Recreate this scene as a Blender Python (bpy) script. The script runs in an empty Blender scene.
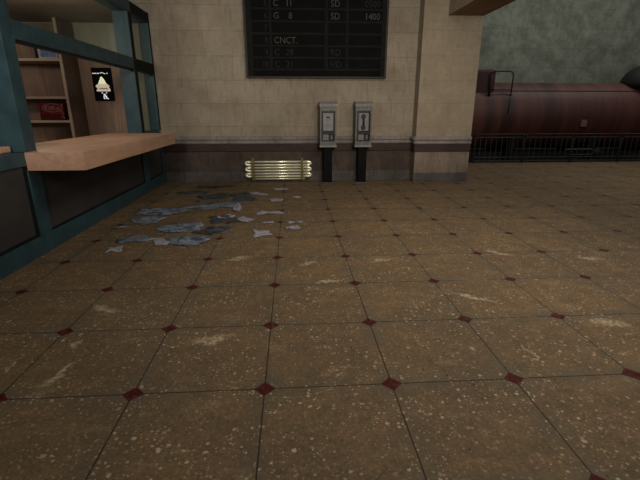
import bpy, bmesh, math, random
from mathutils import Vector, Matrix
C = bpy.context.scene.collection
PI = math.pi
random.seed(7)

# ------------------------------------------------------------------ materials
def lin(r, g, b):
    f = lambda c: (c/255/12.92) if c/255 <= .04045 else ((c/255+.055)/1.055)**2.4
    return (f(r), f(g), f(b), 1)

class NT:
    """small helper round a node tree"""
    def __init__(s, name):
        m = bpy.data.materials.new(name); m.use_nodes = True
        s.m = m; s.t = m.node_tree; s.n = s.t.nodes; s.n.clear()
        s.out = s.n.new('ShaderNodeOutputMaterial')
        s.b = s.n.new('ShaderNodeBsdfPrincipled')
        s.t.links.new(s.b.outputs[0], s.out.inputs[0])
        s._pos = None
    def link(s, a, b): s.t.links.new(a, b)
    def pos(s):
        if s._pos is None: s._pos = s.n.new('ShaderNodeNewGeometry').outputs['Position']
        return s._pos
    def obj(s): return s.n.new('ShaderNodeTexCoord').outputs['Object']
    def put(s, sock, v):
        if hasattr(v, 'is_linked'): s.link(v, sock)
        else: sock.default_value = v
    def math(s, op, a, b=None, c=None, clamp=False):
        n = s.n.new('ShaderNodeMath'); n.operation = op; n.use_clamp = clamp
        s.put(n.inputs[0], a)
        if b is not None: s.put(n.inputs[1], b)
        if c is not None: s.put(n.inputs[2], c)
        return n.outputs[0]
    def vmath(s, op, a, b):
        n = s.n.new('ShaderNodeVectorMath'); n.operation = op
        s.put(n.inputs[0], a); s.put(n.inputs[1], b)
        return n.outputs['Value'] if op in ('LENGTH', 'DOT_PRODUCT', 'DISTANCE') else n.outputs[0]
    def noise(s, vec, scale, detail=4, rough=.6, dist=0, col=False):
        n = s.n.new('ShaderNodeTexNoise'); s.link(vec, n.inputs['Vector'])
        n.inputs['Scale'].default_value = scale; n.inputs['Detail'].default_value = detail
        n.inputs['Roughness'].default_value = rough; n.inputs['Distortion'].default_value = dist
        return n.outputs['Color' if col else 'Fac']
    def ramp(s, v, a, b, va=0., vb=1.):
        n = s.n.new('ShaderNodeMapRange'); n.interpolation_type = 'SMOOTHSTEP'
        s.put(n.inputs[0], v); n.inputs[1].default_value = a; n.inputs[2].default_value = b
        n.inputs[3].default_value = va; n.inputs[4].default_value = vb
        return n.outputs[0]
    def mix(s, f, a, b, mode='MIX'):
        n = s.n.new('ShaderNodeMix'); n.data_type = 'RGBA'; n.blend_type = mode; n.clamp_factor = True
        s.put(n.inputs[0], f); s.put(n.inputs[6], a); s.put(n.inputs[7], b)
        return n.outputs[2]
    def scale(s, vec, x, y, z, loc=(0, 0, 0), rot=(0, 0, 0), kind='POINT'):
        n = s.n.new('ShaderNodeMapping'); n.vector_type = kind; s.link(vec, n.inputs['Vector'])
        n.inputs['Scale'].default_value = (x, y, z); n.inputs['Location'].default_value = loc
        n.inputs['Rotation'].default_value = rot
        return n.outputs[0]
    def sep(s, vec):
        n = s.n.new('ShaderNodeSeparateXYZ'); s.link(vec, n.inputs[0]); return n.outputs
    def comb(s, x, y, z):
        n = s.n.new('ShaderNodeCombineXYZ')
        for i, v in enumerate((x, y, z)): s.put(n.inputs[i], v)
        return n.outputs[0]
    def voro(s, vec, scale, feature='F1', rnd=1.):
        n = s.n.new('ShaderNodeTexVoronoi'); n.feature = feature; s.link(vec, n.inputs['Vector'])
        n.inputs['Scale'].default_value = scale; n.inputs['Randomness'].default_value = rnd
        return n.outputs
    def bump(s, h, strength=.3, dist=.01):
        n = s.n.new('ShaderNodeBump'); s.link(h, n.inputs['Height'])
        n.inputs['Strength'].default_value = strength; n.inputs['Distance'].default_value = dist
        s.link(n.outputs[0], s.b.inputs['Normal'])
    def fin(s, col, rough=.7, metal=0., spec=.3):
        s.put(s.b.inputs['Base Color'], col); s.put(s.b.inputs['Roughness'], rough)
        s.b.inputs['Metallic'].default_value = metal
        s.b.inputs['Specular IOR Level'].default_value = spec
        return s.m

def mottled(name, c1, c2, scale=3., rough=.6, metal=0., spec=.3, stretch=(1, 1, 1), bump=0, detail=5):
    k = NT(name); v = k.scale(k.pos(), *stretch)
    n = k.noise(v, scale, detail, .65)
    f = k.ramp(n, .32, .68)
    if bump: k.bump(n, bump, .01)
    return k.fin(k.mix(f, lin(*c1), lin(*c2)), rough, metal, spec)

T = 0.78; GX, GY = -0.19642, 2.15953
def mat_floor():
    k = NT('terrazzo'); p = k.pos(); x, y, z = k.sep(p)
    def cell(a, o):
        u = k.math('DIVIDE', k.math('SUBTRACT', a, o), T)
        return k.math('ABSOLUTE', k.math('SUBTRACT', u, k.math('ROUND', u)))
    du, dv = cell(x, GX), cell(y, GY)
    mn = k.math('MINIMUM', du, dv); dia = k.math('ADD', du, dv)
    big = k.noise(p, 1.1, 3, .55); mid = k.noise(p, 6., 6, .7); fine = k.noise(p, 55., 3, .6)
    base = k.mix(k.ramp(big, .33, .67), lin(*FL1), lin(*FL2))
    base = k.mix(k.ramp(mid, .35, .72, 0, .8), base, lin(*FL3))
    base = k.mix(k.ramp(k.noise(p, 34., 5, .75), .5, .7, 0, .45), base, lin(140, 118, 90))
    base = k.mix(k.ramp(fine, .3, .75, .0, .5), base, lin(56, 42, 28))
    base = k.mix(k.ramp(k.noise(p, 14., 5, .7), .5, .72, 0, .5), base, lin(128, 98, 76))
    # grey grime gathered along the joints
    gr = k.math('MULTIPLY', k.ramp(mn, .02, .2, .75, 0), k.ramp(k.noise(p, 3.2, 4, .6), .35, .65))
    gr2 = k.ramp(dia, .1, .34, .7, 0)
    base = k.mix(k.math('MAXIMUM', gr, gr2), base, lin(84, 76, 62))
    # marble chips of three sizes
    dis = k.mix(.3, p, k.noise(p, 40., 2, .5, col=True))
    for sc, size, keep, colr in ((12., .17, .70, (168, 148, 120)), (22., .24, .62, (172, 154, 128)), (36., .31, .58, (172, 152, 124)), (60., .35, .55, (150, 128, 102)), (30., .22, .84, (46, 31, 22))):
        vv = k.scale(p, sc, sc, sc); wob = k.vmath('ADD', vv, k.vmath('MULTIPLY', k.noise(p, sc*2.2, 1, .5, col=True), (.55, .55, .0)))
        o = k.voro(wob, 1.)
        r = k.sep(o['Color'])[0]; r2 = k.sep(o['Color'])[1]
        thr = k.math('MULTIPLY', k.math('MULTIPLY', k.math('GREATER_THAN', r, keep), size), k.math('MULTIPLY_ADD', r2, .8, .45))
        chip = k.ramp(k.math('SUBTRACT', thr, o['Distance']), 0, .06, 0, .85)
        patchy = k.math('MULTIPLY', k.ramp(k.noise(p, 2.3, 3, .6), .34, .6, .3, 1), k.math('MULTIPLY_ADD', k.sep(o['Color'])[2], .6, .4))
        base = k.mix(k.math('MULTIPLY', chip, patchy), base, lin(*colr))
    # pale scuffs and spills
    warp = k.vmath('ADD', p, k.vmath('MULTIPLY', k.vmath('SUBTRACT', k.noise(p, 9., 4, .6, col=True), (.5, .5, .5)), (.2, .2, 0)))
    tot = None
    for (sx, sy, L, w, a) in ((-1.509, 2.424, .135, .022, 1.35), (-1.53, 2.33, .05, .04, 1.35), (-1.878, 2.5, .065, .016, -1.32), (-.616, 2.756, .159, .045, .34), (-.646, 2.73, .125, .05, .1),
                              (-1.602, 3.31, .13, .04, -.355), (1.623, 2.429, .106, .014, -1.685), (1.58, 3.34, .163, .03, -.461), (.318, 3.776, .095, .03, .069),
                              (-.629, 4.497, .126, .06, .341), (.148, 4.288, .115, .03, .669), (2.486, 2.802, .136, .06, -.429), (1.246, 2.514, .046, .015, -1.43),
                              (3.348, 4.256, .126, .05, -.332), (2.412, 4.491, .17, .05, -.742), (-1.589, 2.743, .034, .03, .827), (.97, 4.345, .148, .03, .389)):
        q = k.scale(warp, L, w, 1, (sx, sy, 0), (0, 0, a), 'TEXTURE')
        d = k.vmath('LENGTH', q, (0, 0, 0))
        s_ = k.ramp(d, .3, 1.45, 1, 0)
        tot = s_ if tot is None else k.math('MAXIMUM', tot, s_)
    tot = k.math('MULTIPLY', tot, k.ramp(k.noise(p, 26., 5, .75), .38, .6, .1, 1))
    base = k.mix(k.math('MULTIPLY', tot, .8), base, lin(176, 158, 130))
    sm = k.math('MULTIPLY', k.ramp(k.noise(k.scale(p, .6, 1.5, 1), 4., 7, .75), .54, .68), k.ramp(k.noise(p, 30., 3, .7), .4, .6, .1, .5))
    base = k.mix(sm, base, lin(142, 124, 98))
    base = k.mix(k.ramp(mn, .0035, .008, .85, 0), base, lin(38, 26, 18))
    red = k.mix(k.ramp(k.noise(p, 30., 4, .6), .4, .75), lin(*RED), lin(78, 30, 26))
    worn = k.ramp(k.noise(p, 20., 4, .7), .3, .5, .45, 1)
    base = k.mix(k.math('MULTIPLY', k.ramp(dia, .083, .09, 1, 0), worn), base, red)
    k.bump(fine, .05, .004)
    return k.fin(base, k.ramp(mid, .3, .7, .6, .8), 0, .12)

def mat_stone(name, c1, c2, cj, w, h, zo, xo, streak=.5):
    k = NT(name); p = k.pos(); x, y, z = k.sep(p)
    v = k.comb(k.math('ADD', k.math('ADD', x, y), xo), k.math('SUBTRACT', z, zo), 0.)
    b = k.n.new('ShaderNodeTexBrick'); k.link(v, b.inputs['Vector'])
    b.inputs['Scale'].default_value = 1; b.inputs['Brick Width'].default_value = w; b.inputs['Row Height'].default_value = h
    b.inputs['Mortar Size'].default_value = .006; b.inputs['Mortar Smooth'].default_value = .6
    b.inputs['Color1'].default_value = (0, 0, 0, 1); b.inputs['Color2'].default_value = (1, 1, 1, 1); b.inputs['Mortar'].default_value = (.5, .5, .5, 1)
    f = b.outputs['Fac']
    n1 = k.noise(p, 2.2, 6, .65); n2 = k.noise(k.scale(p, 5, 5, 1), 3., 5, .7); n3 = k.noise(k.scale(p, 1, 1, 5), 5., 5, .65)
    col = k.mix(k.ramp(n1, .32, .68), lin(*c1), lin(*c2))
    col = k.mix(k.math('MULTIPLY', k.sep(b.outputs['Color'])[0], .22), col, lin(*[int(a*.8) for a in c1]))
    col = k.mix(k.ramp(n2, .46, .76, 0, streak), col, lin(*[int(a*.72) for a in c1]))
    col = k.mix(k.ramp(n3, .5, .75, 0, .3), col, lin(*[min(255, int(a*1.13)) for a in c2]))
    soft = k.math('MULTIPLY', f, k.ramp(k.noise(p, 3., 3, .6), .3, .6, .25, .8))
    col = k.mix(k.ramp(k.noise(p, 1.3, 3, .6), .5, .7, 0, .35), col, lin(*[int(a*b_) for a, b_ in zip(c1, (.88, .80, .78))]))
    col = k.mix(soft, col, lin(*cj))
    k.bump(k.math('SUBTRACT', k.noise(p, 30., 4, .6), k.math('MULTIPLY', f, 2.)), .15, .006)
    return k.fin(col, .88, 0, .15)

def mat_wood(name, c1, c2, axis='z', rough=.55):
    k = NT(name); p = k.pos()
    st = {'z': (9, 9, .7), 'y': (9, .6, 9), 'x': (.6, 9, 9)}[axis]
    v = k.scale(p, *st); n = k.noise(v, 2., 6, .6, .6); m = k.noise(p, 1.6, 2, .5)
    col = k.mix(k.ramp(n, .3, .7), lin(*c1), lin(*c2)); col = k.mix(k.ramp(m, .35, .7, 0, .35), col, lin(*[int(c*.75) for c in c1]))
    k.bump(n, .06, .004)
    return k.fin(col, rough, 0, .3)

FL1 = (114, 92, 65); FL2 = (97, 80, 59); FL3 = (84, 74, 58); RED = (58, 11, 12)
M = {}
M['floor'] = mat_floor()
M['stone'] = mat_stone('limestone_blocks', (136, 124, 107), (150, 138, 121), (96, 86, 72), 1.17, .485, .75, .83)
M['stone_low'] = mat_stone('shaded_dado_stone', (66, 56, 50), (84, 73, 66), (60, 50, 42), 30, 3, -1, 11, .8)  # the dimmer light low on the wall is put into this darker colour
M['pillar'] = mat_stone('pale_limestone_blocks', (136, 123, 104), (149, 136, 117), (118, 104, 86), 30, .485, .75, 11, .3)
M['pillar_low'] = mat_stone('worn_pillar_foot_stone', (110, 96, 84), (130, 115, 102), (90, 78, 66), 30, 3, -1, 11, .7)
M['plinth'] = mat_stone('grey_plinth_stone', (76, 71, 69), (94, 89, 86), (60, 50, 42), 30, 3, -1, 11, .8)
M['mould'] = mat_stone('grey_moulding_stone', (112, 104, 100), (136, 127, 122), (60, 50, 42), 30, 3, -1, 11, .7)
M['mould_dark'] = mottled('brown_painted_band', (46, 33, 30), (60, 43, 39), 6, .7, stretch=(1, 1, 4))
M['concrete'] = mat_stone('green_grey_concrete', (94, 96, 86), (124, 125, 113), (70, 72, 62), 4.5, .72, .35, 2.0, .45)
M['track'] = mottled('oily_ballast', (26, 24, 22), (46, 42, 38), 14, .95, bump=.6)
M['edge'] = mottled('platform_edge_concrete', (66, 62, 54), (84, 80, 70), 5, .9)
M['beam'] = mat_wood('brown_beam_plaster', (122, 98, 66), (140, 112, 78), 'y', .8)
M['teal'] = mottled('worn_teal_paint', (32, 53, 59), (42, 67, 73), 4.5, .5, spec=.35)
M['grey_panel'] = mottled('charcoal_panel', (42, 40, 39), (52, 50, 48), 1.6, .6)
M['counter'] = mat_wood('light_beech', (168, 130, 105), (188, 150, 124), 'y', .45)
M['wood'] = mat_wood('brown_wall_veneer', (126, 102, 85), (150, 123, 104), 'z')
M['wood_dark'] = mat_wood('dark_shelf_veneer', (88, 68, 56), (106, 84, 70), 'z')
M['shelf_edge'] = mat_wood('pale_shelf_lipping', (160, 138, 120), (176, 154, 136), 'x')
M['plaster'] = mottled('greyish_plaster', (142, 134, 116), (156, 147, 128), 2.5, .85, stretch=(3, 3, .6))
M['ceil'] = mottled('kiosk_ceiling_board', (124, 104, 88), (140, 118, 100), 2, .8)
M['board_black'] = mottled('black_board_face', (9, 9, 8), (13, 13, 12), 3, .8, spec=.1)
M['board_bar'] = mottled('charcoal_board_bars', (22, 22, 20), (28, 28, 26), 3, .8, spec=.1)
M['board_frame'] = mat_wood('dark_brown_frame', (26, 17, 11), (38, 25, 17), 'z')
M['flap'] = mottled('faded_grey_lettering', (62, 62, 59), (78, 78, 74), 9, .8, spec=.1)
M['flap_dim'] = mottled('dim_grey_lettering', (34, 34, 32), (46, 46, 43), 9, .8, spec=.1)
M['radiator'] = mottled('polished_pale_metal', (250, 243, 208), (254, 250, 226), 5, .28, .5, spec=.5)
M['bracket'] = mottled('tarnished_brass', (98, 88, 52), (120, 106, 62), 20, .5, .3)
M['phone_grey'] = mottled('grey_cast_metal', (78, 77, 74), (95, 93, 90), 18, .5, .2)
M['phone_cap'] = mottled('light_grey_cap', (104, 102, 98), (120, 118, 113), 18, .5, .2)
M['phone_face'] = mottled('brushed_faceplate', (94, 90, 89), (112, 108, 106), 12, .45, .2)
M['black'] = mottled('black_plastic', (6, 6, 6), (12, 12, 12), 12, .45)
M['post_black'] = mottled('blackened_steel_post', (8, 9, 9), (14, 14, 15), 8, .7, spec=.1)
M['keypad'] = mottled('dull_grey_keys', (84, 83, 80), (104, 102, 98), 40, .6)
M['steel'] = mottled('dull_steel_plate', (72, 70, 66), (92, 89, 83), 10, .5, .4)
M['tank'] = mottled('oxblood_tank_paint', (50, 27, 24), (83, 47, 41), 1.0, .55, stretch=(2.0, .25, .2), spec=.3, detail=6)
M['tank_dark'] = mottled('dark_oxblood_paint', (40, 20, 19), (58, 30, 28), 2, .6)
M['tank_seam'] = mottled('rusty_black_seam', (48, 26, 24), (60, 34, 30), 4, .7)
M['sooty'] = mottled('sooty_black_iron', (14, 14, 14), (22, 22, 21), 4, .7)
M['rail_iron'] = mottled('grey_green_iron', (50, 52, 47), (66, 67, 60), 8, .6, .2)
M['placard'] = mottled('weathered_pale_plate', (96, 72, 66), (116, 90, 83), 12, .7)
M['paper'] = mottled('dirty_white_paper', (118, 115, 122), (146, 143, 150), 9, .85)
M['redpack'] = mottled('glossy_red_wrapper', (84, 12, 15), (112, 20, 22), 12, .35)
M['redpack_dark'] = mottled('deep_red_band', (50, 12, 14), (74, 20, 23), 14, .4)
M['packwhite'] = mottled('printed_white', (120, 92, 92), (142, 112, 110), 14, .5)
M['bluepack'] = mottled('slate_blue_print', (72, 94, 130), (112, 132, 160), 14, .5)
M['packgrey'] = mottled('pale_grey_card', (150, 150, 152), (168, 168, 170), 12, .6)
def mat_news():
    k = NT('blue_grey_newsprint'); p = k.pos()
    n = k.noise(p, 9., 5, .7, .8); m = k.noise(p, 3.2, 3, .6)
    c = k.mix(k.ramp(n, .36, .62), lin(52, 62, 76), lin(124, 136, 150)); c = k.mix(k.ramp(m, .42, .66, 0, .7), c, lin(92, 86, 78))
    return k.fin(c, .85, 0, .2)
M['shade_strip'] = mottled('black_green_shade', (9, 15, 16), (15, 24, 25), 8, .7, spec=.15)  # near-black colour for strips that imitate shade on the kiosk frame
M['news'] = mat_news()
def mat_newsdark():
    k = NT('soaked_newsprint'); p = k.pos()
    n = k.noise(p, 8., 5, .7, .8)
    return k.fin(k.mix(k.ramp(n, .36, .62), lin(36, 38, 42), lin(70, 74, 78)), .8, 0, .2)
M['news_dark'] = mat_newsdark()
def mat_glow(name, c, e):
    k = NT(name); n = k.noise(k.pos(), 30., 3, .6); col = k.mix(k.ramp(n, .3, .7, 0, .3), lin(*c), lin(*[int(a*.8) for a in c]))
    k.fin(col, .5); k.link(col, k.b.inputs['Emission Color']); k.b.inputs['Emission Strength'].default_value = e
    return k.m
M['lit_cream'] = mat_glow('backlit_cream_print', (226, 226, 180), .75)
M['lit_pink'] = mat_glow('backlit_biscuit_print', (206, 188, 168), .6)
M['lit_brown'] = mat_glow('backlit_tan_print', (140, 122, 104), .4)
M['lit_white'] = mat_glow('backlit_white_print', (230, 230, 230), .75)
M['poster_black'] = mottled('black_print', (5, 5, 5), (9, 9, 9), 9, .7, spec=.1)
def mat_glass():
    k = NT('tinted_pane'); k.n.remove(k.b)
    t = k.n.new('ShaderNodeBsdfTransparent'); t.inputs[0].default_value = (.9, .95, .94, 1)
    g = k.n.new('ShaderNodeBsdfGlossy'); g.inputs['Roughness'].default_value = .12; g.inputs['Color'].default_value = (.75, .9, .9, 1)
    f = k.n.new('ShaderNodeLayerWeight'); f.inputs['Blend'].default_value = .3
    mx = k.n.new('ShaderNodeMixShader'); k.link(k.math('MULTIPLY', f.outputs['Facing'], .10), mx.inputs[0]); k.link(t.outputs[0], mx.inputs[1]); k.link(g.outputs[0], mx.inputs[2])
    k.link(mx.outputs[0], k.out.inputs[0]); k._pos = None
    return k.m
M['glass'] = mat_glass()

# ------------------------------------------------------------------ mesh helpers
class MB:
    def __init__(s): s.bm = bmesh.new()
    def box(s, x0, x1, y0, y1, z0, z1, bev=0.):
        r = bmesh.ops.create_cube(s.bm, size=1)
        bmesh.ops.scale(s.bm, verts=r['verts'], vec=(x1-x0, y1-y0, z1-z0))
        bmesh.ops.translate(s.bm, verts=r['verts'], vec=((x0+x1)/2, (y0+y1)/2, (z0+z1)/2))
        if bev:
            es = list({e for v in r['verts'] for e in v.link_edges})
            bmesh.ops.bevel(s.bm, geom=es, offset=bev, segments=2, affect='EDGES', profile=.5)
        return s
    def tube(s, pts, r, seg=10, cap=True):
        pts = [Vector(p) for p in pts]; n = len(pts); rings = []
        rr = r if isinstance(r, (list, tuple)) else [r]*n
        prev = None
        for i, p in enumerate(pts):
            d = (pts[min(i+1, n-1)]-pts[max(i-1, 0)]).normalized()
            if prev is None:
                a = d.orthogonal().normalized()
            else:
                a = (prev - d*prev.dot(d)).normalized()
            prev = a; b = d.cross(a)
            rings.append([s.bm.verts.new(p+(a*math.cos(t)+b*math.sin(t))*rr[i]) for t in [2*PI*k/seg for k in range(seg)]])
        for i in range(n-1):
            for k in range(seg):
                f = s.bm.faces.new((rings[i][k], rings[i][(k+1) % seg], rings[i+1][(k+1) % seg], rings[i+1][k])); f.smooth = seg > 6
        if cap:
            s.bm.faces.new(rings[0][::-1]); s.bm.faces.new(rings[-1])
        return s
    def prism(s, prof, a, b, axis):
        """extrude a closed 2-D profile; axis 'x': prof is (y,z); axis 'y': prof is (x,z); axis 'z': prof is (x,y)"""
        def P(t, u, v): return {'x': (t, u, v), 'y': (u, t, v), 'z': (u, v, t)}[axis]
        A = [s.bm.verts.new(P(a, u, v)) for u, v in prof]; B = [s.bm.verts.new(P(b, u, v)) for u, v in prof]
        n = len(prof)
        for i in range(n): s.bm.faces.new((A[i], A[(i+1) % n], B[(i+1) % n], B[i]))
        s.bm.faces.new(A[::-1]); s.bm.faces.new(B)
        return s
    def lathe(s, prof, c, axis='x', seg=48):
        """prof: list of (t along axis, radius)"""
        rings = []
        for t, r in prof:
            ring = []
            for k in range(seg):
                a = 2*PI*k/seg; u, v = r*math.cos(a), r*math.sin(a)
                p = {'x': (t, u, v), 'z': (u, v, t), 'y': (u, t, v)}[axis]
                ring.append(s.bm.verts.new(Vector(c)+Vector(p)))
            rings.append(ring)
        for i in range(len(rings)-1):
            for k in range(seg):
                f = s.bm.faces.new((rings[i][k], rings[i][(k+1) % seg], rings[i+1][(k+1) % seg], rings[i+1][k])); f.smooth = True
        s.bm.faces.new(rings[0][::-1]); s.bm.faces.new(rings[-1])
        return s
    def build(s, name, mat, parent=None):
        bmesh.ops.recalc_face_normals(s.bm, faces=s.bm.faces[:])
        if parent is not None:
            o_ = parent; off = Vector((0, 0, 0))
            while o_ is not None: off += o_.location; o_ = o_.parent
            bmesh.ops.translate(s.bm, verts=s.bm.verts[:], vec=-off)
        me = bpy.data.meshes.new(name); s.bm.to_mesh(me); s.bm.free()
        me.materials.append(M[mat]); o = bpy.data.objects.new(name, me); C.objects.link(o)
        if parent is not None: o.parent = parent
        return o

def box(name, mat, parent, x0, x1, y0, y1, z0, z1, bev=0.):
    return MB().box(x0, x1, y0, y1, z0, z1, bev).build(name, mat, parent)

def thing(name, label, cat, loc, group=None):
    o = bpy.data.objects.new(name, None); C.objects.link(o); o.location = loc; o.empty_display_size = .1
    o['label'] = label; o['category'] = cat
    if group: o['group'] = group
    return o
def tag(o, label, cat, group=None):
    o['label'] = label; o['category'] = cat
    if group: o['group'] = group
    return o
def struct(o, label=None):
    o['kind'] = 'structure'
    if label: o['label'] = label
    return o
def lettering(name, s, size, x, y, z, mat, parent, align='LEFT', sx=1., depth=.003):
    cu = bpy.data.curves.new(name, 'FONT'); cu.body = s; cu.size = size; cu.extrude = depth; cu.align_x = align; cu.resolution_u = 3
    t = bpy.data.objects.new(name+'_tmp', cu); C.objects.link(t)
    dg = bpy.context.evaluated_depsgraph_get(); me = bpy.data.meshes.new_from_object(t.evaluated_get(dg))
    bpy.data.objects.remove(t); bpy.data.curves.remove(cu)
    off = Vector((0, 0, 0)); o_ = parent
    while o_ is not None: off += o_.location; o_ = o_.parent
    me.transform(Matrix.Translation(Vector((x, y, z))-off) @ Matrix.Rotation(PI/2, 4, 'X') @ Matrix.Diagonal((sx, 1, 1, 1)))
    me.name = name; me.materials.clear(); me.materials.append(M[mat])
    o = bpy.data.objects.new(name, me); C.objects.link(o); o.parent = parent
    return o

# ------------------------------------------------------------------ setting
YW = 9.78; YP = 9.45; PX0, PX1 = 2.765, 4.035
struct(box('floor', 'floor', None, -8, 24, -4, 12.84, -.22, 0))
struct(box('floor_track_bed', 'track', None, -8, 30, 12.84, 17.9, -1.3, -1.1))
struct(box('wall_platform_side', 'edge', None, -8, 24, 12.62, 12.82, -1.3, -.22))
struct(box('wall_concrete', 'concrete', None, 0, 34, 17.9, 18.3, -1.3, 8))
struct(box('wall_back', 'stone', None, -8, PX0+.02, YW, YW+.5, .69, 6.5))
struct(box('wall_dado', 'stone_low', None, -8, PX0+.02, YW, YW+.5, .0, .69))
struct(box('wall_pillar', 'pillar', None, PX0, PX1, YP, YW+.5, .69, 6.5, .012))
struct(box('wall_pillar_foot', 'pillar_low', None, PX0, PX1, YP, YW+.5, 0, .69, .012))
struct(box('baseboard_back', 'plinth', None, -2.905, PX0, YW-.02, YW, 0, .23, .004))
struct(box('baseboard_pillar', 'plinth', None, PX0-.01, PX1, YP-.012, YP, 0, .21, .004))
def mould(y0):
    # rounded grey ledge with a shallow cove
    return [(y0+.01, .855), (y0-.035, .86), (y0-.045, .885), (y0-.03, .905), (y0-.03, .93), (y0-.055, .945), (y0-.06, .975), (y0-.05, 1.0), (y0-.02, 1.02), (y0+.01, 1.02)]
struct(MB().prism(mould(YW), -2.905, PX0+.005, 'x').build('trim_1', 'mould'))
struct(box('trim_2', 'mould_dark', None, -2.905, PX0+.005, YW-.03, YW+.01, .69, .856, .006))
struct(MB().prism(mould(YP), PX0-.04, PX1, 'x').build('trim_3', 'mould'))
struct(box('trim_4', 'mould_dark', None, PX0-.025, PX1, YP-.03, YP+.01, .69, .856, .006))
struct(MB().prism([(PX0+.01, .855), (PX0-.035, .86), (PX0-.045, .885), (PX0-.03, .905), (PX0-.03, .93), (PX0-.055, .945), (PX0-.06, .975), (PX0-.05, 1.0), (PX0-.02, 1.02), (PX0+.01, 1.02)], YP, YW-.06, 'y').build('trim_5', 'mould'))
struct(box('trim_6', 'mould_dark', None, PX0-.025, PX0+.01, YP, YW-.03, .69, .856, .006))
bm_ = struct(box('ceiling_beam', 'beam', None, 3.28, 4.035, -2, YP+.0, 3.46, 4.3, .006))
bm_.data.materials.append(M['pillar'])
for f in bm_.data.polygons:
    if f.normal.z > -.5: f.material_index = 1

# ------------------------------------------------------------------ ticket kiosk
XK = -2.91; XI = -6.6
K = thing('ticket_kiosk', 'teal framed ticket kiosk with charcoal lower panels against the left wall', 'kiosk', (XK, 7.0, 0))
F = .02                                                    # the frame stands this proud of the charcoal panels
BZ0, BZ1, ZT = .215, 1.165, 1.165
m = MB(); m.box(XK-.3, XK, 1.2, YW-.0, 0, BZ0, .004).build('plinth_rail', 'teal', K)
box('sill_rail', 'teal', K, XK-.3, XK, 1.2, 4.80, 1.02, BZ1, .006)
for n_, a, b in (('lower_post', 4.80, 5.04), ('lower_post', 8.43, 8.70), ('lower_post', 9.64, 9.78)):
    box(n_, 'teal', K, XK-.3, XK, a, b, BZ0, .965 if a < 8 and a > 4.7 else 1.12, .004)
for a, b in ((1.2, 4.80), (5.04, 8.43), (8.70, 9.64)):
    box('lower_panel', 'grey_panel', K, XK-.25, XK-F, a, b, BZ0, .97 if a > 5 and a < 8 else 1.02)
box('head_rail_lower', 'teal', K, XK-.3, XK, 8.70, 9.64, 1.02, 1.165)
def post(y0, y1, w, z0=1.166):
    return box('post', 'teal', K, XK-w, XK, y0, y1, z0, 3.29, .002)
post(4.83, 5.04, .62); post(8.56, 8.72, .27); post(9.70, YW, .2)
box('middle_rail', 'teal', K, XK-.1, XK, 5.04, 8.56, 2.30, 2.52, .006)
box('middle_rail', 'teal', K, XK-.1, XK, 8.72, 9.70, 2.30, 2.52, .006)
box('middle_rail', 'teal', K, XI, XK-.62, 4.86, 4.98, 2.30, 2.52, .006)
box('top_rail', 'teal', K, XK-.25, XK, 4.83, YW, 3.29, 3.49, .006)
box('glass_pane', 'glass', K, XK-.06, XK-.045, 5.04, 8.56, 2.52, 3.29)
box('glass_pane', 'glass', K, XK-.06, XK-.045, 8.72, 9.70, 2.52, 3.29)
box('glass_pane', 'glass', K, XK-.06, XK-.045, 8.72, 9.70, 1.166, 2.30)
box('roof', 'ceil', K, XI, XK-.25, 4.83, YW, 3.29, 3.45)
box('back_panel', 'wood', K, XI, -3.36, YW-.07, YW, 0, 2.66)
m = MB(); m.box(XI, XK-.005, YW-.05, YW, 2.66, 3.29); m.box(-3.36, XK-.2, YW-.05, YW, 0, 2.66); m.build('plaster_panel', 'plaster', K)
box('inner_wall', 'wood', K, XI-.1, XI, 4.83, YW, 0, 3.45)

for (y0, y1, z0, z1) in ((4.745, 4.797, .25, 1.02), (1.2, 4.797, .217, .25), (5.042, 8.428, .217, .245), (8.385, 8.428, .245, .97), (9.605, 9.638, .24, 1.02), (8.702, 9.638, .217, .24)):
    box('recess_shade_strip', 'shade_strip', K, XK-F, XK-F+.008, y0, y1, z0, z1)  # added black strips drawing the recess shadow along the panel edges
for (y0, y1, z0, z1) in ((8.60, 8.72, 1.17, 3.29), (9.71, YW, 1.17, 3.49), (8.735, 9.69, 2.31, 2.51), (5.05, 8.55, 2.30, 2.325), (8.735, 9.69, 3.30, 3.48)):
    box('shaded_face_strip', 'shade_strip', K, XK-.001, XK+.005, y0, y1, z0, z1)  # added black strips that paint shade onto side faces and rails
ct = MB().prism([(-2.908, 4.80), (-2.29, 4.80), (-2.29, 8.55), (-3.55, 8.55), (-3.55, 5.05), (-2.908, 5.05)], .97, 1.165, 'z').build('service_counter', 'counter')
tag(ct, 'thick pale wooden service counter jutting from the teal kiosk opening', 'counter')
bl = box('wooden_board', 'counter', None, -3.75, -3.03, 4.60, 4.80, 1.166, 1.235, .02)
tag(bl, 'short pale wooden board lying on the kiosk sill at the left edge', 'board')

# shelf unit inside
SX = -4.42; SY = 9.05; SB = YW-.075
S = thing('shelf_unit', 'tall brown shelf unit with pale edges inside the kiosk', 'shelves', (-5.3, 9.38, 0))
box('side_panel', 'wood_dark', S, SX-.03, SX, SY+.03, SB, 0, 3.26)
box('side_panel', 'wood_dark', S, -6.2, -6.17, SY+.03, SB, 0, 3.26)
box('lipping', 'shelf_edge', S, SX-.05, SX, SY, SY+.03, 0, 3.26)
box('lipping', 'shelf_edge', S, -6.2, -6.15, SY, SY+.03, 0, 3.26)
box('shelf_back', 'wood', S, -6.17, SX-.03, SB-.02, SB, 0, 3.26)
for z in (.5, .92, 1.37, 1.825, 2.52):
    box('shelf', 'shelf_edge', S, -6.17, SX-.05, SY+.005, SB-.02, z-.024, z+.024, .004)

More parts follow.
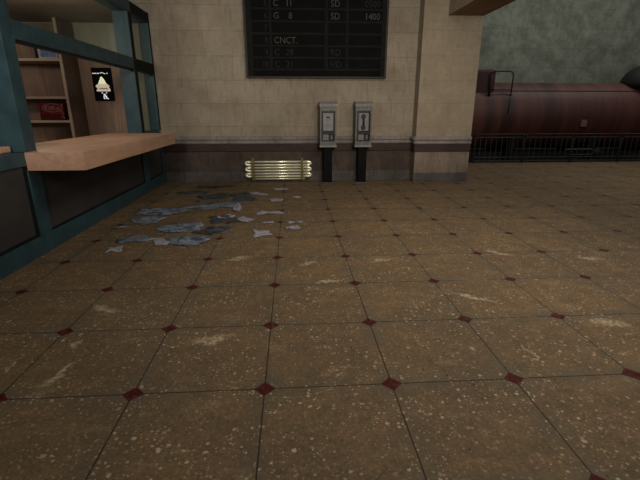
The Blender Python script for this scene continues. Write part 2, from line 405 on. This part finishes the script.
pk = thing('snack_carton', 'red snack carton with a white oval logo on the lower kiosk shelf', 'carton', (-4.82, 9.3, 1.394))
box('carton_body', 'redpack', pk, -5.06, -4.585, 9.12, 9.45, 1.50, 1.725, .006)
box('carton_base_band', 'redpack_dark', pk, -5.06, -4.585, 9.115, 9.45, 1.394, 1.50, .006)
mo = MB(); mo.tube([(-4.80+.19*math.cos(a), 9.118, 1.632+.078*math.sin(a)) for a in [2*PI*i/28 for i in range(29)]], .007, 6); mo.build('logo_oval', 'packwhite', pk)
lettering('logo_lettering', 'KitKat', .125, -4.80, 9.118, 1.592, 'packwhite', pk, 'CENTER', .95)
for x, z in ((-4.60, 1.44), (-4.625, 1.47), (-4.605, 1.52), (-4.63, 1.56), (-4.6, 1.69)):
    box('print_speck', 'packwhite', pk, x-.012, x+.012, 9.112, 9.118, z-.012, z+.012)
bk = thing('blue_carton', 'slate blue carton with grey border on the upper kiosk shelf', 'carton', (-4.7, 9.3, 2.544))
box('carton_body', 'packgrey', bk, -4.885, -4.53, 9.13, 9.42, 2.544, 2.80, .006)
box('printed_face', 'bluepack', bk, -4.84, -4.56, 9.124, 9.131, 2.575, 2.79)
fd = tag(box('shadow_slab', 'black', None, -4.95, -4.905, 9.14, 9.42, 2.544, 2.80, .006), 'narrow black slab standing in for the shadow left of the blue carton', 'shadow')  # black piece added as the shadow beside the blue carton

# poster
P = thing('menu_poster', 'black backlit poster with a cream dessert on the kiosk back wall', 'poster', (-3.975, YW-.085, 1.775))
py = YW-.1
box('poster_panel', 'poster_black', P, -4.18, -3.775, py, YW-.07, 1.775, 2.435, .004)
def blob(name, mat, rows, d):
    m = MB()
    prof = [(x0, z) for z, x0, x1 in rows] + [(x1, z) for z, x0, x1 in rows[::-1]]
    m.prism(prof, py-d, py+.004, 'y'); return m.build(name, mat, P)
blob('dessert_base', 'lit_pink', [(1.965, -4.11, -3.845), (1.985, -4.125, -3.83), (2.02, -4.09, -3.84), (2.05, -4.12, -3.86), (2.075, -4.13, -3.84), (2.10, -4.10, -3.87), (2.125, -4.06, -3.90)], .004)
blob('dessert_top', 'lit_cream', [(2.115, -4.065, -3.90), (2.14, -4.055, -3.91), (2.175, -4.045, -3.925), (2.205, -4.02, -3.935), (2.235, -4.015, -3.96), (2.26, -3.995, -3.975)], .006)
blob('dessert_shade', 'lit_brown', [(2.01, -4.06, -3.88), (2.02, -4.07, -3.87), (2.035, -4.04, -3.90)], .005)
for x, z in [(q, 2.324) for q in (-4.15, -4.12, -4.095, -4.06, -4.035)]+[(-3.995, 2.33), (-3.965, 2.34), (-3.935, 2.328), (-3.905, 2.318), (-3.855, 2.326)]:
    box('heading_letter', 'lit_white', P, x-.009, x+.009, py-.003, py, z-.009, z+.009)
m = MB()
for pts in (((-4.02, 1.93), (-4.00, 1.94)), ((-3.93, 1.935), (-3.915, 1.94)), ((-3.975, 1.92), (-3.99, 1.83), (-3.97, 1.815)), ((-3.95, 1.915), (-3.955, 1.87), (-3.915, 1.82), (-3.895, 1.818)), ((-3.945, 1.86), (-3.925, 1.875)), ((-3.955, 1.83), (-3.915, 1.835))):
    m.tube([(x, py-.003, z) for x, z in pts], .010, 6)
m.build('lower_print', 'lit_white', P)

# ------------------------------------------------------------------ departures board
bx0, bx1, bz0, bz1 = -.955, 2.075, 2.25, 5.05
B = thing('departure_board', 'large black departures board with faint grey rows on the stone wall', 'board', (.56, YW, bz0))
yb = YW-.08
box('board_panel', 'board_black', B, bx0+.04, bx1-.04, yb, YW, bz0+.03, bz1-.03)
m = MB(); m.box(bx0, bx0+.04, yb-.03, YW, bz0, bz1); m.box(bx1-.04, bx1, yb-.03, YW, bz0, bz1); m.box(bx0+.04, bx1-.04, yb-.03, YW, bz0, bz0+.03); m.box(bx0+.04, bx1-.04, yb-.03, YW, bz1-.03, bz1)
m.build('frame', 'board_frame', B)
ROW = .2335; z10 = 2.42
m = MB(); m.box(bx0+.04, bx0+.16, yb-.012, yb, bz0+.03, bz1-.03); m.box(bx1-.13, bx1-.04, yb-.012, yb, bz0+.03, bz1-.03)
m.box(-.44, -.385, yb-.012, yb, z10, bz1-.03); m.box(.725, .80, yb-.012, yb, z10, bz1-.03); m.box(1.175, 1.235, yb-.012, yb, z10, bz1-.03)
for i in range(12):
    z = z10+ROW*i
    m.box(bx0+.16, bx1-.13, yb-.010, yb, z-.022, z+.022)
m.build('divider_bars', 'board_bar', B)
rows = {10: ('10', (('C', -.345), ('21', -.10)), 'HD', ''), 9: ('9', (('C', -.345), ('28', -.10)), 'RD', ''), 8: ('8', (('CNCT.', -.345),), '', ''), 7: ('7', (), '', ''),
        6: ('6', (('G', -.345), ('8', -.03)), 'SD', '1400'), 5: ('5', (('C', -.345), ('1', -.09), ('1', -.02)), 'SD', '0500')}
for r, (n_, dest, code, tm) in rows.items():
    z = z10+ROW*(10-r)+.05
    dim = 'flap_dim'
    lettering('row_number', n_, .165, -.47, yb-.004, z, 'flap_dim', B, 'RIGHT', .85)
    for ch_, lx in dest: lettering('destination_lettering', ch_, .175, lx, yb-.004, z, 'flap' if r in (5, 6, 8) else dim, B, 'LEFT', .95)
    if code: lettering('code_lettering', code, .175, .85, yb-.004, z, 'flap' if r in (5, 6) else dim, B, 'LEFT', .95)
    if tm: lettering('time_lettering', tm, .175, 1.90, yb-.004, z, 'flap' if r == 6 else dim, B, 'RIGHT', .95)

# ------------------------------------------------------------------ radiator
R = thing('pipe_radiator', 'cream pipe radiator mounted low on the wall left of the payphones', 'radiator', (-.32, YW-.02, .06))
zt = [.458, .388, .325, .258, .19, .125, .068]
ry = YW-.11
rx0, rx1 = -.955, .295
for i, z in enumerate(zt):
    r = .0235 if i < 6 else .016
    MB().tube([(rx0 if i < 6 else rx0+.02, ry, z), (rx1 if i < 6 else rx1-.02, ry, z)], r, 14).build('tube', 'radiator', R)
for a, b in ((0, 1), (2, 3), (4, 5)):
    for sgn, xe in ((-1, rx0), (1, rx1)):
        zc = (zt[a]+zt[b])/2; hr = (zt[a]-zt[b])/2
        pts = [(xe, ry, zt[a])]+[(xe+sgn*(.055+.06*math.cos(t)), ry, zc+hr*math.sin(t)) for t in [PI/2-PI*i/10 for i in range(11)]]+[(xe, ry, zt[b])]
        MB().tube(pts, .028, 12).build('return_bend', 'radiator', R)
for x in (-.905, .215):
    m = MB(); m.box(x-.028, x+.028, ry-.045, ry-.028, .03, .55, .004); m.box(x-.02, x+.02, ry-.03, YW-.025, .5, .535); m.box(x-.02, x+.02, ry-.03, YW-.025, .035, .05); m.build('bracket', 'bracket', R)

# ------------------------------------------------------------------ payphones
def payphone(cx, label, handset):
    yf, ybk = 9.36, 9.66
    w = .18
    t = thing('payphone', label, 'payphone', (cx, 9.5, 0), 'payphones by the back wall')
    box('base_plate', 'steel', t, cx-.135, cx+.135, 9.365, 9.63, 0, .018, .004)
    box('post', 'post_black', t, cx-.097, cx+.097, 9.42, 9.60, .018, .80, .008)
    m = MB(); m.box(cx-w, cx-w+.03, yf, ybk, .83, 1.70); m.box(cx+w-.03, cx+w, yf, ybk, .83, 1.70)
    m.box(cx-w+.03, cx+w-.03, yf, ybk, 1.575, 1.70); m.box(cx-w+.03, cx+w-.03, yf, ybk, .83, .93); m.box(cx-w+.03, cx+w-.03, yf+.1, ybk, .93, 1.575)
    m.build('housing', 'phone_grey', t)
    MB().box(cx-w-.012, cx+w+.012, yf-.012, ybk, .80, .845, .008).build('bottom_lip', 'phone_cap', t)
    cap = MB(); cap.prism([(yf-.03, 1.66), (yf-.03, 1.715), (yf+.03, 1.76), (ybk, 1.76), (ybk, 1.66)], cx-w-.012, cx+w+.012, 'x'); cp = cap.build('hood', 'phone_cap', t)
    m = MB()
    for i in range(8):
        x = cx-.145+.0415*i; m.box(x-.012, x+.010, yf-.034, yf-.029, 1.68, 1.706)
    m.build('hood_marks', 'phone_grey', cp)
    m = MB(); m.box(cx-.15, cx+.15, yf+.055, yf+.1, .93, 1.575); m.box(cx-.15, cx-.127, yf-.002, yf+.055, .93, 1.575); m.box(cx+.127, cx+.15, yf-.002, yf+.055, .93, 1.575); m.box(cx-.127, cx+.127, yf-.002, yf+.055, 1.545, 1.575); m.box(cx-.127, cx+.127, yf-.002, yf+.055, .93, .945); m.box(cx-.127, cx+.127, yf-.002, yf+.055, 1.085, 1.135)
    m.build('recess', 'black', t)
    fp = box('faceplate', 'phone_face', t, cx-.115, cx+.115, yf+.03, yf+.056, 1.15, 1.535, .006)
    box('instruction_card', 'phone_cap', fp, cx-.105, cx+.105, yf+.022, yf+.031, 1.155, 1.225)
    m = MB(); m.box(cx-.095, cx-.01, yf+.025, yf+.031, 1.475, 1.49); m.build('coin_slot', 'phone_cap', fp)
    kp = box('keypad', 'keypad', t, cx-.118, cx+.012, yf+.02, yf+.056, .95, 1.08, .004)
    m = MB()
    for i in range(4):
        for j in range(3): m.box(cx-.108+.04*j, cx-.082+.04*j, yf+.012, yf+.021, .957+.03*i, .977+.03*i)
    m.build('keys', 'phone_cap', kp)
    cr = MB(); cr.box(cx+.055, cx+.095, yf+.015, yf+.056, .965, 1.065, .006); cr.build('coin_return', 'keypad', t)
    if handset:
        m = MB(); m.tube([(cx-.005, yf-.0, 1.47), (cx-.005, yf-.018, 1.41), (cx-.005, yf-.018, 1.29), (cx-.005, yf-.0, 1.22)], [.024, .02, .02, .024], 10)
        m.lathe([(-.03, .045), (0, .05), (.03, .03)], (cx-.005, yf-.0, 1.455), 'y', 16); m.lathe([(-.03, .045), (0, .05), (.03, .03)], (cx-.005, yf-.0, 1.225), 'y', 16)
        m.build('handset', 'black', t)
        box('cradle', 'black', t, cx-.045, cx+.035, yf+.01, yf+.031, 1.44, 1.49)
    else:
        m = MB(); m.box(cx-.04, cx+.03, yf+.012, yf+.031, 1.43, 1.455); m.box(cx-.04, cx-.022, yf-.005, yf+.015, 1.425, 1.46); m.box(cx+.012, cx+.03, yf-.005, yf+.015, 1.425, 1.46)
        m.build('handset_hook', 'black', t)
        box('plate_seam', 'phone_grey', fp, cx-.03, cx-.022, yf+.026, yf+.031, 1.23, 1.42)
    return t
payphone(.787, 'grey payphone missing its handset, on the post nearer the cream radiator', False)
payphone(1.563, 'grey payphone with black handset, on the post nearer the stone pillar', True)

# ------------------------------------------------------------------ platform railing
def railing(x0, label, L=1.515):
    y = 12.72; x1 = x0+L
    t = thing('railing_panel', label, 'railing', ((x0+x1)/2, y, 0), 'platform railing panels')
    MB().tube([(x0-.03, y, .872), (x1+.03, y, .872)], .013, 8).build('handrail', 'rail_iron', t)
    m = MB(); rr = .07
    pts = [(x0, y, .0), (x0, y, .775-rr)]+[(x0+rr-rr*math.cos(a), y, .775-rr+rr*math.sin(a)) for a in (PI/8, PI/4, 3*PI/8)]+[(x0+rr, y, .775), (x1-rr, y, .775)]+[(x1-rr+rr*math.sin(a), y, .775-rr+rr*math.cos(a)) for a in (PI/8, PI/4, 3*PI/8)]+[(x1, y, .775-rr), (x1, y, 0)]
    m.tube(pts, .016, 8); m.build('frame', 'rail_iron', t)
    m = MB(); m.box(x0+.01, x1-.01, y-.015, y+.015, .165, .19); m.box(x0+.01, x1-.01, y-.015, y+.015, .05, .085); m.build('bottom_rail', 'rail_iron', t)
    for i in range(8):
        x = x0+L*(i+1)/9
        MB().tube([(x, y, .07), (x, y, .775)], .0095, 6).build('baluster', 'rail_iron', t)
    for x in (x0+.02, x1-.02):
        box('clamp', 'sooty', t, x-.035, x+.035, y-.03, y+.03, .79, .86, .006)
    return t
for i, d in enumerate(('iron railing panel right beside the stone pillar', 'iron railing panel second from the stone pillar', 'iron railing panel third from the stone pillar', 'iron railing panel at the right edge, fourth from the pillar')):
    railing(5.58+1.565*i, d)

# ------------------------------------------------------------------ tank wagon
ty, tz, tr = 14.65, 1.36, 1.09
W = thing('tank_wagon', 'dark red tank wagon standing on the track behind the iron railing', 'wagon', (8.5, ty, -1.1))
tx0, tx1 = 2.6, 12.05
prof = [(tx0-.38, .05), (tx0-.34, .5), (tx0-.22, .95), (tx0-.08, 1.25), (tx0+.08, tr)]+[(tx0+.08+(tx1-tx0-.16)*i/12, tr) for i in range(1, 12)]+[(tx1-.08, tr), (tx1+.08, 1.25), (tx1+.22, .95), (tx1+.34, .5), (tx1+.38, .05)]
MB().lathe(prof, (0, ty, tz), 'x', 64).build('tank', 'tank', W)
m = MB()
a = math.radians(133); m.box(tx0+.1, tx1-.1, ty+tr*math.cos(a)-.016, ty+tr*math.cos(a)+.016, tz+tr*math.sin(a)-.016, tz+tr*math.sin(a)+.016)
m.build('seam_strip', 'tank_seam', W)
hb = MB(); hb.box(5.7, 6.53, 13.85, 14.6, 2.05, 2.80, .07).build('hatch_box', 'tank_dark', W)
m = MB(); hy0 = 13.78
m.tube([(6.33, hy0, 2.25), (6.33, hy0, 2.66), (6.36, hy0, 2.71), (6.42, hy0, 2.74), (6.92, hy0, 2.74), (7.01, hy0, 2.72), (7.05, hy0, 2.64), (7.05, hy0, 1.95)], .02, 8)
m.tube([(6.33, hy0, 2.2), (7.05, hy0, 2.2)], .011, 8)
m.tube([(6.33, hy0, 1.98), (6.33, hy0, 2.66)], .036, 8)
m.tube([(7.0, hy0-.08, 2.0), (6.95, 13.56, 1.75), (6.9, 13.53, 1.45)], .012, 8)
m.build('handrail_hoop', 'sooty', W)
box('underframe', 'sooty', W, tx0-.3, tx1+.3, 14.05, 15.25, -.5, .2)
for x in (3.6, 5.2, 9.3, 10.9):
    for yy in (13.85, 15.45):
        m = MB(); m.lathe([(-.06, .05), (-.06, .40), (-.045, .46), (.045, .46), (.07, .49), (.07, .05)], (x, yy, -.61), 'y', 32); m.build('wheel', 'sooty', W)
for xx in (4.4, 7.3, 10.1):
    MB().prism([(13.8, .1), (15.5, .1), (15.6, .85), (15.1, .4), (14.2, .4), (13.7, .85)], xx-.12, xx+.12, 'x').build('saddle', 'sooty', W)
MB().tube([(8.9, 13.38, .32), (9.1, 13.38, .34), (9.8, 13.38, .34), (9.95, 13.38, .25), (9.8, 13.38, .17), (8.9, 13.38, .17)], .028, 8).build('drain_pipe', 'rail_iron', W)
MB().lathe([(-.06, .05), (-.06, .14), (.06, .14), (.06, .05)], (10.02, 13.38, .2), 'y', 20).build('drain_valve', 'sooty', W)
pl = box('placard', 'placard', W, 9.42, 9.62, ty-tr-.012, ty-tr+.06, 1.05, 1.27)
m = MB(); m.lathe([(1.7, .40), (2.2, .42), (2.24, .66), (2.29, .74), (2.42, .735), (2.58, .69), (2.74, .59), (2.88, .44), (2.97, .25), (3.0, .03)], (11.95, 14.3, .03), 'z', 40)
m.build('black_dome', 'sooty', W)

# ------------------------------------------------------------------ papers on the floor
def sheet(x, y, L, w, rot, mat, label, n=1, lift=.007, seed=0):
    """a loose crumpled sheet (or a few overlapping leaves of the same newspaper)"""
    rnd = random.Random(seed*31+5); bm = bmesh.new()
    NX, NY = 9, 7
    for q in range(n):
        ox = 0 if n == 1 else rnd.uniform(-.32, .32)*L; oy = 0 if n == 1 else rnd.uniform(-.3, .3)*w; ra = rot+(0 if n == 1 else rnd.uniform(-.5, .5))
        l2 = L*(1 if n == 1 else rnd.uniform(.5, .8)); w2 = w*(1 if n == 1 else rnd.uniform(.55, .85))
        ph = [rnd.uniform(0, 6.3) for _ in range(6)]; g = []
        for i in range(NX+1):
            for j in range(NY+1):
                u, v = i/NX-.5, j/NY-.5
                ex = 1+.16*math.sin(5*v+ph[0])+.08*math.sin(13*v+ph[1]); ey = 1+.22*math.sin(4*u+ph[2])+.1*math.sin(11*u+ph[3])
                a, b = u*l2*ex, v*w2*ey
                edge = max(abs(u), abs(v))*2
                z = .0015+.004*q+lift*(.5+.5*math.sin(7*u+4*v+ph[4]))*(.4+.6*edge**2)+lift*.6*(.5+.5*math.sin(-6*u+9*v+ph[5]))
                c, s_ = math.cos(ra), math.sin(ra)
                g.append(bm.verts.new((ox+a*c-b*s_, oy+a*s_+b*c, z)))
        mnz = min(vv.co.z for vv in g)
        for vv in g: vv.co.z += .001+.003*q-mnz
        for i in range(NX):
            for j in range(NY):
                k = i*(NY+1)+j; f = bm.faces.new((g[k], g[k+NY+1], g[k+NY+2], g[k+1])); f.smooth = True
    r = bmesh.ops.extrude_face_region(bm, geom=bm.faces[:])
    bmesh.ops.translate(bm, verts=[e for e in r['geom'] if isinstance(e, bmesh.types.BMVert)], vec=(0, 0, .0008))
    bmesh.ops.recalc_face_normals(bm, faces=bm.faces[:])
    name = 'newspaper' if mat != 'paper' else 'paper_sheet'
    me = bpy.data.meshes.new(name); bm.to_mesh(me); bm.free(); me.materials.append(M[mat])
    o = bpy.data.objects.new(name, me); C.objects.link(o); o.location = (x, y, 0)
    tag(o, label, 'newspaper' if mat != 'paper' else 'paper', 'papers littering the floor')
    return o
papers = [
 (-2.16, 4.90, .17, .22, .2, 'paper', 'small white scrap of paper lying nearest the kiosk foot, front left of the litter', 1),
 (-2.10, 5.33, .34, .36, .5, 'news', 'crumpled blue-grey newspaper just behind the front left white scrap', 1),
 (-1.88, 5.30, .34, .06, .25, 'paper', 'thin pale strip of paper bridging the two front newspapers', 1),
 (-1.46, 5.13, .50, .42, -.1, 'news', 'broad blue-grey newspaper with white margin, the frontmost large one', 2),
 (-1.70, 5.17, .16, .26, .5, 'paper', 'white torn corner at the left end of the frontmost large newspaper', 1),
 (-1.62, 5.83, .58, .42, .25, 'news', 'blue-grey newspaper lying directly behind the frontmost large newspaper', 1),
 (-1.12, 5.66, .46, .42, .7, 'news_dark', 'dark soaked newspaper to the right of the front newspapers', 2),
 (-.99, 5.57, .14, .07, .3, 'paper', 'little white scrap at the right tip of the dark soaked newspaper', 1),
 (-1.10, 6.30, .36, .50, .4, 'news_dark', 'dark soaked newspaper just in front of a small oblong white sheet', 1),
 (-2.05, 6.95, .85, .55, .35, 'news', 'large spread of blue-grey newspaper by the kiosk, middle of the litter', 2),
 (-2.24, 6.32, .42, .40, -.5, 'news', 'faded newspaper lying in front of the large spread by the kiosk', 1),
 (-2.46, 5.91, .22, .09, .2, 'news', 'narrow grey paper strip closest to the kiosk base', 1),
 (-1.60, 7.15, .62, .36, .15, 'news', 'long newspaper joining the right end of the large spread', 1),
 (-1.20, 7.28, .52, .38, -.1, 'news', 'bluish newspaper just left of the upright cream scrap', 1),
 (-.96, 7.07, .12, .45, .1, 'paper', 'narrow cream scrap standing out beyond the bluish newspaper', 1),
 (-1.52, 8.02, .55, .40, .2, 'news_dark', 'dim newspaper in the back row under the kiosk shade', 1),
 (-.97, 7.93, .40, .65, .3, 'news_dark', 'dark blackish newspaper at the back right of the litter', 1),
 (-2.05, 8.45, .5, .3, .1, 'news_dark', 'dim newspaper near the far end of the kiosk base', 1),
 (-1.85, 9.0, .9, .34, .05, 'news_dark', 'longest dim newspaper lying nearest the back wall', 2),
 (-1.06, 6.43, .26, .22, .1, 'paper', 'small oblong white sheet behind the dark soaked newspaper', 1),
 (-.75, 6.22, .26, .26, -.5, 'paper', 'slanted white sheet right of the small oblong one', 1),
 (-.435, 5.48, .24, .30, .15, 'paper', 'brightest squarish white sheet in the front right of the litter', 1),
 (-.39, 6.65, .40, .20, -.05, 'paper', 'long white sheet beside the floor joint, middle right', 1),
 (-.02, 5.73, .19, .17, .1, 'paper', 'white sheet farthest right in the front of the litter', 1),
 (.02, 6.02, .22, .08, .0, 'paper', 'thin white strip just behind the rightmost front sheet', 1),
 (-.385, 6.03, .15, .10, .1, 'paper', 'tiny pale scrap behind the brightest squarish sheet', 1),
 (-.31, 7.62, .24, .26, .1, 'paper', 'white sheet behind the long white sheet at middle right', 1),
 (.07, 7.86, .18, .16, -.2, 'paper', 'small white scrap at the back, farthest right', 1),
 (-.76, 8.3, .2, .2, .1, 'paper', 'pale scrap at the back, left one of two in front of the radiator', 1),
 (-.60, 8.18, .2, .16, -.1, 'paper', 'pale scrap at the back, right one of two in front of the radiator', 1),
 (-.25, 8.72, .34, .2, .0, 'paper', 'dim white sheet lying nearest the cream radiator', 1),
]
for i, p_ in enumerate(papers): sheet(*p_[:7], n=p_[7], seed=i)

# ------------------------------------------------------------------ light
def area(name, loc, size, power, col, aim, shape='RECTANGLE', sy=None):
    l = bpy.data.lights.new(name, 'AREA'); l.shape = shape; l.size = size; l.size_y = sy or size; l.energy = power; l.color = col
    o = bpy.data.objects.new(name, l); C.objects.link(o); o.location = loc
    o.rotation_euler = (Vector(aim)-Vector(loc)).to_track_quat('-Z', 'Y').to_euler()
    return o
area('hall_lamp', (2.3, 4.0, 4.6), 2.2, 198, (1, .915, .79), (2.3, 3.9, 0))
area('hall_side_fill', (8.5, 8.0, 4.8), 1.6, 95, (1, .92, .80), (8.0, 9.0, 0))  # added fill with no visible source, lifts the right-hand floor and pillar
kf = bpy.data.lights.new('kiosk_front_fill', 'SPOT'); kf.energy = 800; kf.color = (1, .94, .86); kf.spot_size = math.radians(50); kf.spot_blend = .7; kf.shadow_soft_size = .5  # unseen fill added behind the camera to brighten the kiosk's front faces
ko = bpy.data.objects.new('kiosk_front_fill', kf); C.objects.link(ko); ko.location = (-1.6, -.6, 3.2); ko.rotation_euler = (Vector((-3.3, 5.0, 2.7))-ko.location).to_track_quat('-Z', 'Y').to_euler()
sp = bpy.data.lights.new('wall_fill', 'SPOT'); sp.energy = 1150; sp.color = (1, .93, .82); sp.spot_size = math.radians(58); sp.spot_blend = .75; sp.shadow_soft_size = .8  # unseen fill added to light the upper wall and leave its foot dim
so = bpy.data.objects.new('wall_fill', sp); C.objects.link(so); so.location = (1.2, .6, 3.1); so.rotation_euler = (Vector((1.5, 9.78, 3.3))-so.location).to_track_quat('-Z', 'Y').to_euler()
area('platform_fill', (10.5, 13.2, 7.4), 8.0, 215, (.96, 1, .93), (11.0, 17.5, 1.5), sy=1.2)  # added overhead fill, unseen, for the concrete wall and wagon
pl_ = bpy.data.lights.new('kiosk_lamp', 'POINT'); pl_.energy = 50; pl_.color = (1, .92, .80); pl_.shadow_soft_size = .15
po_ = bpy.data.objects.new('kiosk_lamp', pl_); C.objects.link(po_); po_.location = (-4.0, 6.6, 2.85)
w = bpy.data.worlds.new('World'); bpy.context.scene.world = w; w.use_nodes = True
bg = w.node_tree.nodes['Background']; bg.inputs[0].default_value = (.95, .98, 1, 1); bg.inputs[1].default_value = .12

# ------------------------------------------------------------------ camera
cam = bpy.data.cameras.new('Camera'); co = bpy.data.objects.new('Camera', cam); C.objects.link(co)
cam.sensor_width = 36; cam.lens = 417.03/640*36; cam.clip_start = .05
co.location = (0, 0, 1.6246); co.rotation_euler = (PI/2-.305956, 0, -.0646855)
sc = bpy.context.scene; sc.camera = co
sc.view_settings.view_transform = 'Standard'; sc.view_settings.look = 'None'; sc.view_settings.gamma = 1; sc.view_settings.exposure = 0
sc.view_settings.use_curve_mapping = False
